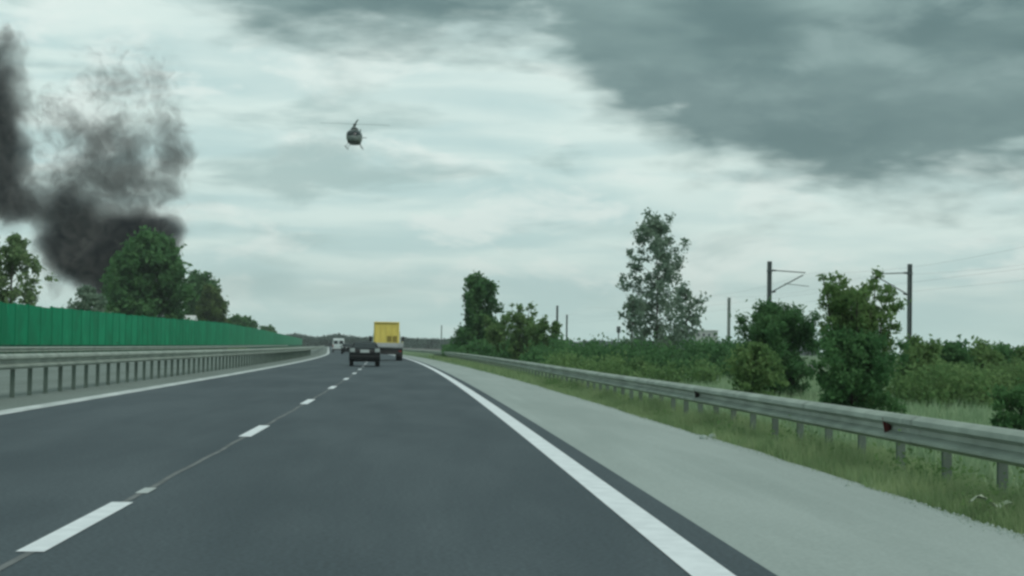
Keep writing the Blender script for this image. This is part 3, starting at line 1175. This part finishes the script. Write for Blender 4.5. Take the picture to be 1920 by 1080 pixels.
def mast(px, ytop, y, label, arm=0, m='mast', wdt=.17):
    p = W(px, ytop, y)
    g = ground_z(p.x - xc(y), y)
    H = p.z - g
    t = thing('railway_mast', label, 'mast', (p.x, y, g), head(y), 'railway masts')
    b_ = MB()
    hw = wdt
    b_.box(-hw, hw, -.03, .03, -.3, H)
    b_.box(-hw, -hw + .05, -.14, .14, -.3, H)
    b_.box(hw - .05, hw, -.14, .14, -.3, H)
    b_.build('post', m, t)
    MB().box(-.35, .35, -.35, .35, -.3, .25, .03).build('footing', 'concrete', t)
    if arm:
        z1, z2 = H - .75, H - 2.6
        MB().tube([(arm * .15, 0, z1), (arm * 3.1, 0, z1 - .15)], .045, 8).build('stay_tube', m, t)
        MB().tube([(arm * .15, 0, z2), (arm * 2.9, 0, z1 - .35)], .05, 8).build('bracket_tube', m, t)
        MB().tube([(arm * 1.3, 0, z2 + .75), (arm * 3.4, 0, z2 + .55)], .03, 6).build('registration_arm', m, t)
        for zz in (z1, z2):
            ins = MB()
            ins.cyl((arm * .385, 0, zz + (.04 if zz == z2 else -.01)), (1, 0, 0), .06, .34, 10)
            for k2 in range(4):
                ins.cyl((arm * (.28 + .07 * k2), 0, zz - .01 + (k2 * .035 if zz == z2 else 0)), (1, 0, 0), .09, .03, 10)
            ins.build('insulator', m, t)
        MB().box(-.2, .2, -.16, .16, H - .9, H - .7).build('clamp', m, t)
    return t


mast(1443, 490, 139, 'tall dark railway mast with bracket arm, rising from the round bush', 1)
mast(1706, 495, 139, 'tall dark railway mast with bracket arm, right of the many-stemmed tree', -1)
mast(1367, 558, 234, 'plain pale railway mast left of the round bush', 0, 'mast_pale', .2)
mast(1045, 573, 293, 'railway mast just right of the shooting bushes, taller of the pair', 0)
mast(1063, 590, 372, 'railway mast just right of the shooting bushes, shorter of the pair', 0)
mast(828, 610, 586, 'tiny far railway mast right of the yellow truck', 0)
# signal post
p = W(1160, 612, 190)
g = ground_z(p.x - xc(190), 190)
t = thing('signal_post', 'short thin post with a round head left of the sparse tree', 'signal', (p.x, 190, g))
MB().tube([(0, 0, -.2), (0, 0, p.z - g - .6)], .07, 8).build('pole', 'mast', t)
MB().box(-.22, .22, -.12, .12, p.z - g - .75, p.z - g, .05).build('head', 'mast', t)


def wire(label, d, z, sag, dz_top=0):
    pts_ = []
    y_ = 14.0
    while y_ < 600:
        f = ((y_ - 139) / 62.0) % 1.0
        pts_.append((xc(y_) + d, y_, z - sag * 4 * f * (1 - f)))
        y_ += 6.2
    o = MB().tube(pts_, .005, 4).build('overhead_wire', 'wire')
    return tag(o, label, 'wire', 'railway overhead wires')


wire('upper sagging railway wire on the near track', 34.8, 7.9, .8)
wire('lower straight railway wire on the near track', 34.8, 6.1, .02)
wire('upper sagging railway wire on the far track', 40.3, 7.9, .8)
wire('lower straight railway wire on the far track', 40.3, 6.1, .02)

# distant pale building on the ridge
p = W(1322, 640, 900)
gz_ = 3.0
t = thing('building', 'distant pale flat building on the horizon right of the sparse tree', 'building', (p.x, 900, -1))
zt = W(1322, 619, 900).z + 1
MB().box(-6.2, 6.2, -4, 4, 0, zt - .4).build('wall', 'render_wall', t)
MB().box(-6.6, 6.6, -4.4, 4.4, zt - .39, zt).build('roof', 'roof_pale', t)
for i in range(4):
    MB().box(-5 + i * 2.9, -3.6 + i * 2.9, -4.06, -4.003, zt - 3.4, zt - 1.9).build('window', 'glass', t)

# white roof showing above the barrier
p = W(338, 598, 245)
t = thing('shed', 'low shed with a pale roof just showing above the green barrier', 'shed', (p.x, 245, -.9))
zt = W(338, 591, 245).z + .9
MB().box(-2.0, 2.0, -2, 2, 0, zt - .9).build('wall', 'render_wall', t)
MB().add([(-2.3, -2.3, zt - .9), (2.3, -2.3, zt - .9), (2.3, 2.3, zt - .9), (-2.3, 2.3, zt - .9), (-2.3, 0, zt), (2.3, 0, zt)],
         [(3, 2, 1, 0), (0, 1, 5, 4), (2, 3, 4, 5), (1, 2, 5), (3, 0, 4)]).build('roof', 'roof_pale', t)


# ---------------------------------------------------------------- vehicles
def wheel(parent, x, y, r, wd_, n=22):
    t = MB().cyl((0, 0, 0), (1, 0, 0), r, wd_, n)
    tm = t.build('wheel', 'tyre', parent, False, (x, y, r))
    s = 1 if x > 0 else -1
    rim_ = MB().cyl((s * (wd_ / 2 + .002), 0, 0), (1, 0, 0), r * .62, .02, 16)
    rim_.build('rim', 'rim', tm)
    return tm


# black car straddling the dashes (local +y = travel direction, origin under the rear)
yv = 94.5
car = thing('car', 'black car straddling the lane dashes behind the truck', 'car', (xc(yv) - 2.08, yv, 0), head(yv) + R(1.0))


def hw_car(y, z):
    return .88 - max(0, z - .92) * .55 - max(0, .35 - z) * .1


body = [(0.02, .36), (-.02, .52), (.0, .80), (.06, .97), (.62, 1.0), (1.12, 1.32), (1.45, 1.40), (2.05, 1.40), (2.5, 1.32), (3.15, .96), (4.05, .82), (4.4, .62), (4.42, .36), (3.7, .27), (.7, .27)]
o = MB().prism(body, hw_car).build('body', 'black_paint', car)
bv = o.modifiers.new('bev', 'BEVEL'); bv.width = .07; bv.segments = 3; bv.limit_method = 'ANGLE'
MB().add([(-.66, .62, 1.02), (.66, .62, 1.02), (.56, 1.06, 1.31), (-.56, 1.06, 1.31), (-.66, .70, 1.02), (.66, .70, 1.02), (.56, 1.14, 1.31), (-.56, 1.14, 1.31)],
         [(3, 2, 1, 0), (4, 5, 6, 7), (0, 1, 5, 4), (1, 2, 6, 5), (2, 3, 7, 6), (3, 0, 4, 7)]).build('rear_window', 'glass', car, loc=(0, -.02, .012))
for s in (-1, 1):
    vs_ = [(.95, 1.0), (2.95, 1.0), (2.4, 1.30), (1.3, 1.32)]
    MB().add([(s * (hw_car(a, c) + .004), a, c) for a, c in vs_] + [(s * (hw_car(a, c) - .02), a, c) for a, c in vs_],
             [(0, 1, 2, 3), (7, 6, 5, 4), (0, 4, 5, 1), (1, 5, 6, 2), (2, 6, 7, 3), (3, 7, 4, 0)]).build('side_window', 'glass', car)
    MB().box(s * .70 - .14, s * .70 + .14, -.035, .06, .80, 1.02, .03).build('tail_light', 'lamp_sky_reflect', car)
    MB().box(s * .95 - .08, s * .95 + .08, 2.55, 2.66, .95, 1.08, .03).build('mirror', 'black_paint', car)
    for yw in (.78, 3.4):
        wheel(car, s * .74, yw, .325, .22)
MB().box(-.26, .26, -.055, -.02, .78, .95, .01).build('number_plate', 'plate', car)
MB().box(-.84, .84, -.10, .08, .36, .62, .05).build('bumper', 'black_paint', car)
MB().cyl((-.45, -.03, .31), (0, 1, 0), .035, .16, 10).build('exhaust', 'chassis', car)

# truck
yv = 135.0
tr = thing('truck', 'truck with a pale tail board and a tall yellow box load, in the right lane', 'truck', (xc(yv) - .56, yv, 0), head(yv))
MB().box(-.42, .42, .3, 8.2, .72, .98).build('chassis_frame', 'chassis', tr)
MB().box(-1.24, 1.24, 0, 6.0, 1.02, 1.17).build('bed', 'grey_metal', tr)
MB().box(-1.25, 1.25, -.06, -.004, 1.08, 1.42, .012).build('tail_board', 'grey_metal', tr)
for s in (-1, 1):
    MB().box(s * 1.245 - .02, s * 1.245 + .02, .004, 6.0, 1.18, 1.56).build('side_board', 'white', tr)
o = MB().box(-1.12, .93, .12, 5.6, 1.19, 3.12, .05).build('load_box', 'yellow', tr)
for k_ in range(5):
    xx = -.98 + k_ * .445
    MB().box(xx - .03, xx + .03, .075, .118, 1.3, 3.02).build('rib', 'yellow', o)
MB().box(-.12, .80, .085, .117, 1.52, 1.98).build('hatch', 'yellow_dark', o)
MB().box(-1.05, .86, .07, .117, 2.98, 3.06).build('top_rail', 'yellow_dark', o)
MB().box(-1.2, 1.2, -.02, .10, .50, .66, .02).build('bumper', 'chassis', tr)
MB().box(-1.15, 1.15, .12, .24, .66, 1.0).build('under_panel', 'chassis', tr)
for s in (-1, 1):
    MB().box(s * 1.02 - .1, s * 1.02 + .1, -.05, -.02, .70, .82, .01).build('tail_light', 'lamp_red', tr)
    MB().box(s * .95 - .28, s * .95 + .28, .55, .58, .30, 1.0).build('mud_flap', 'chassis', tr)
    for yw in (1.3, 6.9):
        wheel(tr, s * .97, yw, .50, .50 if yw < 2 else .3)
cab = MB().prism([(6.15, .75), (6.15, 2.35), (6.5, 2.45), (7.6, 2.4), (8.05, 1.6), (8.12, .75)], lambda y, z: 1.22 - max(0, z - 1.6) * .12).build('cab', 'white', tr)
bv = cab.modifiers.new('bev', 'BEVEL'); bv.width = .05; bv.segments = 2; bv.limit_method = 'ANGLE'
MB().box(-.9, .9, 6.1, 6.148, 1.75, 2.2).build('rear_window', 'glass', cab)
for s in (-1, 1):
    MB().box(s * 1.38 - .10, s * 1.38 + .10, 7.55, 7.65, 1.55, 2.0, .03).build('mirror', 'chassis', cab)

# white van far ahead in the left lane
yv = 262.0
van = thing('van', 'small white van far ahead in the left lane', 'van', (xc(yv) - 5.15, yv, 0), head(yv))
o = MB().prism([(0, .4), (-.02, 1.0), (.06, 2.05), (.2, 2.2), (3.6, 2.22), (4.3, 1.5), (5.0, 1.15), (5.1, .4)], lambda y, z: .97 - max(0, z - 1.1) * .12).build('body', 'white', van)
bv = o.modifiers.new('bev', 'BEVEL'); bv.width = .06; bv.segments = 2; bv.limit_method = 'ANGLE'
for s in (-1, 1):
    MB().box(s * .42 - .30, s * .42 + .30, -.03, .03, 1.35, 1.85).build('rear_window', 'glass', van)
    MB().box(s * .87 - .06, s * .87 + .06, -.06, .02, .8, 1.25).build('tail_light', 'lamp_red', van)
    for yw in (.9, 4.1):
        wheel(van, s * .84, yw, .34, .22, 16)
MB().box(-.95, .95, -.09, .03, .38, .58, .02).build('bumper', 'chassis', van)

# dark car ahead of the black one
yv = 222.0
c2 = copy_thing(car, 'small dark car far ahead between the white van and the black car', (xc(yv) - 4.1, yv, 0), head(yv), 1.0)
c2.name = 'car'

# ---------------------------------------------------------------- helicopter, seen nose on
hp = W(665, 258, 200)
HS = .86
he = thing('helicopter', 'grey helicopter hovering nose-on above the road', 'helicopter', hp, R(180 - 5))


def loft(rings, n=18):
    vs_, fs = [], []
    for (y_, z_, rx_, rz_) in rings:
        for k2 in range(n):
            a = 2 * PI * k2 / n
            ca, sa = math.cos(a), math.sin(a)
            ex = .8
            vs_.append((rx_ * math.copysign(abs(ca) ** ex, ca), y_, z_ + rz_ * math.copysign(abs(sa) ** ex, sa)))
    for i_ in range(len(rings) - 1):
        for k2 in range(n):
            a, b_ = i_ * n + k2, i_ * n + (k2 + 1) % n
            fs.append((a, a + n, b_ + n, b_))
    fs.append(tuple(range(n)))
    fs.append(tuple((len(rings) - 1) * n + k2 for k2 in range(n))[::-1])
    return MB().add(vs_, fs)


he.scale = (HS * .95, HS * .95, HS * .95)
fu = loft([(2.75, -.35, .10, .10), (2.6, -.3, .45, .42), (2.2, -.18, .82, .76), (1.5, .0, 1.06, 1.0), (.4, .05, 1.10, 1.08), (-.8, .1, 1.06, 1.02), (-1.7, .25, .75, .75), (-2.4, .42, .38, .42)]
          ).build('fuselage', 'heli', he, True)
loft([(2.64, -.02, .30, .20), (2.34, .12, .72, .44), (1.7, .27, 1.0, .60), (1.3, .3, 1.06, .62)]).build('windscreen', 'glass', fu, True)
loft([(2.45, -.62, .46, .24), (1.6, -.72, .88, .36), (-.6, -.72, .90, .34), (-1.4, -.45, .6, .3)]).build('belly', 'heli_dark', fu, True)
loft([(1.1, 1.02, .25, .12), (.7, 1.1, .52, .34), (-.8, 1.1, .52, .36), (-1.9, .9, .25, .2)]).build('engine_cowling', 'heli_dark', he, True)
loft([(-2.2, .45, .34, .36), (-4.0, .55, .22, .24), (-6.2, .62, .15, .17)], 12).build('tail_boom', 'heli', he, True)
MB().add([(-.06, -5.6, .5), (.06, -5.6, .5), (.05, -6.6, .6), (-.05, -6.6, .6), (-.05, -6.5, 2.1), (.05, -6.5, 2.1), (.05, -7.0, 2.1), (-.05, -7.0, 2.1)],
         [(0, 1, 2, 3), (4, 7, 6, 5), (0, 4, 5, 1), (1, 5, 6, 2), (2, 6, 7, 3), (3, 7, 4, 0)]).build('tail_fin', 'heli', he)
MB().box(-1.1, 1.1, -5.6, -5.2, .62, .68).build('tailplane', 'heli', he)
MB().cyl((0, -.1, 1.55), (0, 0, 1), .11, .75, 12, .08).build('rotor_mast', 'heli_dark', he)
hub = MB().cyl((0, -.1, 1.95), (0, 0, 1), .26, .16, 14).build('rotor_hub', 'heli_dark', he)
for k_ in range(4):
    a = R(12) + k_ * PI / 2
    ca, sa = math.cos(a), math.sin(a)
    vs_ = []
    for r_, dz in ((.2, 0), (2.6, .06), (5.1, .02)):
        for wv, tz in ((-.11, 0), (.11, .0), (.11, .014), (-.11, .014)):
            vs_.append((ca * r_ - sa * wv, -.1 + sa * r_ + ca * wv, 1.97 + dz + tz))
    fs = []
    for i_ in range(2):
        for q in range(4):
            fs.append((i_ * 4 + q, i_ * 4 + (q + 1) % 4, i_ * 4 + 4 + (q + 1) % 4, i_ * 4 + 4 + q))
    fs += [(3, 2, 1, 0), (8, 9, 10, 11)]
    MB().add(vs_, fs).build('rotor_blade', 'blade', he)
for s in (-1, 1):
    sk = MB().tube([(s * 1.12, 2.2, -1.42), (s * 1.12, 1.8, -1.56), (s * 1.12, -1.6, -1.56)], .045, 8).build('skid', 'heli_dark', he)
    for yy in (1.2, -.9):
        MB().tube([(s * .5, yy, -.85), (s * .95, yy, -1.1), (s * 1.12, yy, -1.56)], .035, 8).build('skid_strut', 'heli_dark', sk)

# ---------------------------------------------------------------- smoke
YS = 300.0
PXM = YS / FPX                                # metres per photo pixel at the fire
SO = W(190, 560, YS)
# (px, py, rx, ry, strength): billows of the plume, photo pixels at the fire's distance
BL = [(190, 485, 95, 80, 1.15), (118, 480, 56, 72, .9), (240, 455, 66, 55, 1.0), (285, 425, 80, 34, .3), (240, 240, 90, 45, .16), (270, 335, 90, 50, .16), (120, 440, 60, 50, .6), (225, 400, 110, 36, .3), (285, 455, 70, 48, .8), (225, 560, 75, 70, .9), (140, 402, 46, 46, .5), (300, 520, 55, 65, .6),
      (-5, 190, 54, 105, .8), (-8, 105, 50, 60, .55), (0, 320, 58, 110, .85), (30, 392, 120, 36, .5), (125, 350, 120, 60, .30), (225, 300, 80, 60, .30),
      (325, 285, 36, 80, .38), (300, 215, 46, 46, .26), (285, 360, 80, 40, .26), (215, 165, 60, 40, .26), (295, 150, 44, 40, .24), (110, 210, 60, 60, .2), (150, 250, 60, 50, .2),
      (25, 80, 40, 40, .3), (190, 290, 235, 190, .26), (300, 110, 110, 90, .17), (160, 110, 120, 80, .14), (-150, 220, 130, 170, .5)]
hull = MB()
for (px, py, rx, ry, s_) in BL:
    c = W(px, py, YS)
    rd_ = (rx + ry) / 2
    hull.ico((c.x - SO.x, 0, c.z - SO.z), (rx * PXM * 1.33, min(16, rd_ * PXM * 1.3), ry * PXM * 1.33), 3)
hm = hull.mesh('smoke_hull')
tmp = bpy.data.objects.new('tmp_hull', hm)
col.objects.link(tmp)
rm = tmp.modifiers.new('rm', 'REMESH')
rm.mode = 'VOXEL'
rm.voxel_size = 1.1
dg = bpy.context.evaluated_depsgraph_get()
dg.update()
sme = bpy.data.meshes.new_from_object(tmp.evaluated_get(dg))
bpy.data.objects.remove(tmp)
sme.name = 'smoke'
sme.materials.clear()
sm_ = bpy.data.materials.new('black_smoke')
sm_.use_nodes = True
sm_.node_tree.nodes.clear()
s = NT(sm_.node_tree)
so_ = s.node('ShaderNodeOutputMaterial')
pv = s.node('ShaderNodeVolumePrincipled')
s.l.new(pv.outputs[0], so_.inputs['Volume'])
oc = s.node('ShaderNodeTexCoord').outputs['Object']
nz = s.noise(oc, 0.12, 2, 0.5, color=True)
wv_ = s.vm('SCALE', s.vm('SUBTRACT', nz, (.5, .5, .5)), scale=9.0)
q = s.vm('ADD', oc, wv_)
stren = None
for (px, py, rx, ry, st_) in BL:
    c = W(px, py, YS)
    rd_ = min(14, (rx + ry) / 2 * PXM * 1.1)
    v = s.vm('MULTIPLY', s.vm('SUBTRACT', q, (c.x - SO.x, 0, c.z - SO.z)), (1 / (rx * PXM), 1 / rd_, 1 / (ry * PXM)))
    f = s.m('MULTIPLY', s.rng(s.vm('LENGTH', v, out=1), 0.0, 1.35, 1, 0), st_)
    stren = f if stren is None else s.m('ADD', stren, f)
n2 = s.noise(s.vm('ADD', oc, s.vm('SCALE', wv_, scale=.45)), 0.34, 4, 0.62, 1.4)
den = s.m('SUBTRACT', s.m('MULTIPLY', stren, 1.6), s.m('MULTIPLY', s.m('SUBTRACT', n2, .27), 1.9))
den = s.m('MULTIPLY', s.m('MINIMUM', s.m('MAXIMUM', den, 0.0), 1.3), 0.5)
s.put(pv.inputs['Density'], den)
s.put(pv.inputs['Color'], s.mix(s.rng(stren, .35, .85), (.54, .52, .50), (.05, .06, .085)))
pv.inputs['Anisotropy'].default_value = 0.2
sme.materials.append(sm_)
smo = bpy.data.objects.new('smoke', sme)
col.objects.link(smo)
smo.location = SO
tag(smo, 'black and brownish smoke plume billowing behind the tall dense tree', 'smoke', kind='stuff')

# ---------------------------------------------------------------- air
hz_ = MB().box(-2500, 2500, -60, 2600, -4.0, 95.0)
hmat = bpy.data.materials.new('thin_haze')
hmat.use_nodes = True
hmat.node_tree.nodes.clear()
hn = NT(hmat.node_tree)
ho = hn.node('ShaderNodeOutputMaterial')
hv = hn.node('ShaderNodeVolumePrincipled')
hv.inputs['Density'].default_value = 0.0002
hv.inputs['Color'].default_value = (.86, .95, .95, 1)
hn.l.new(hv.outputs[0], ho.inputs['Volume'])
tag(hz_.build('haze', hmat), 'thin pale haze over the motorway', 'haze', kind='stuff')
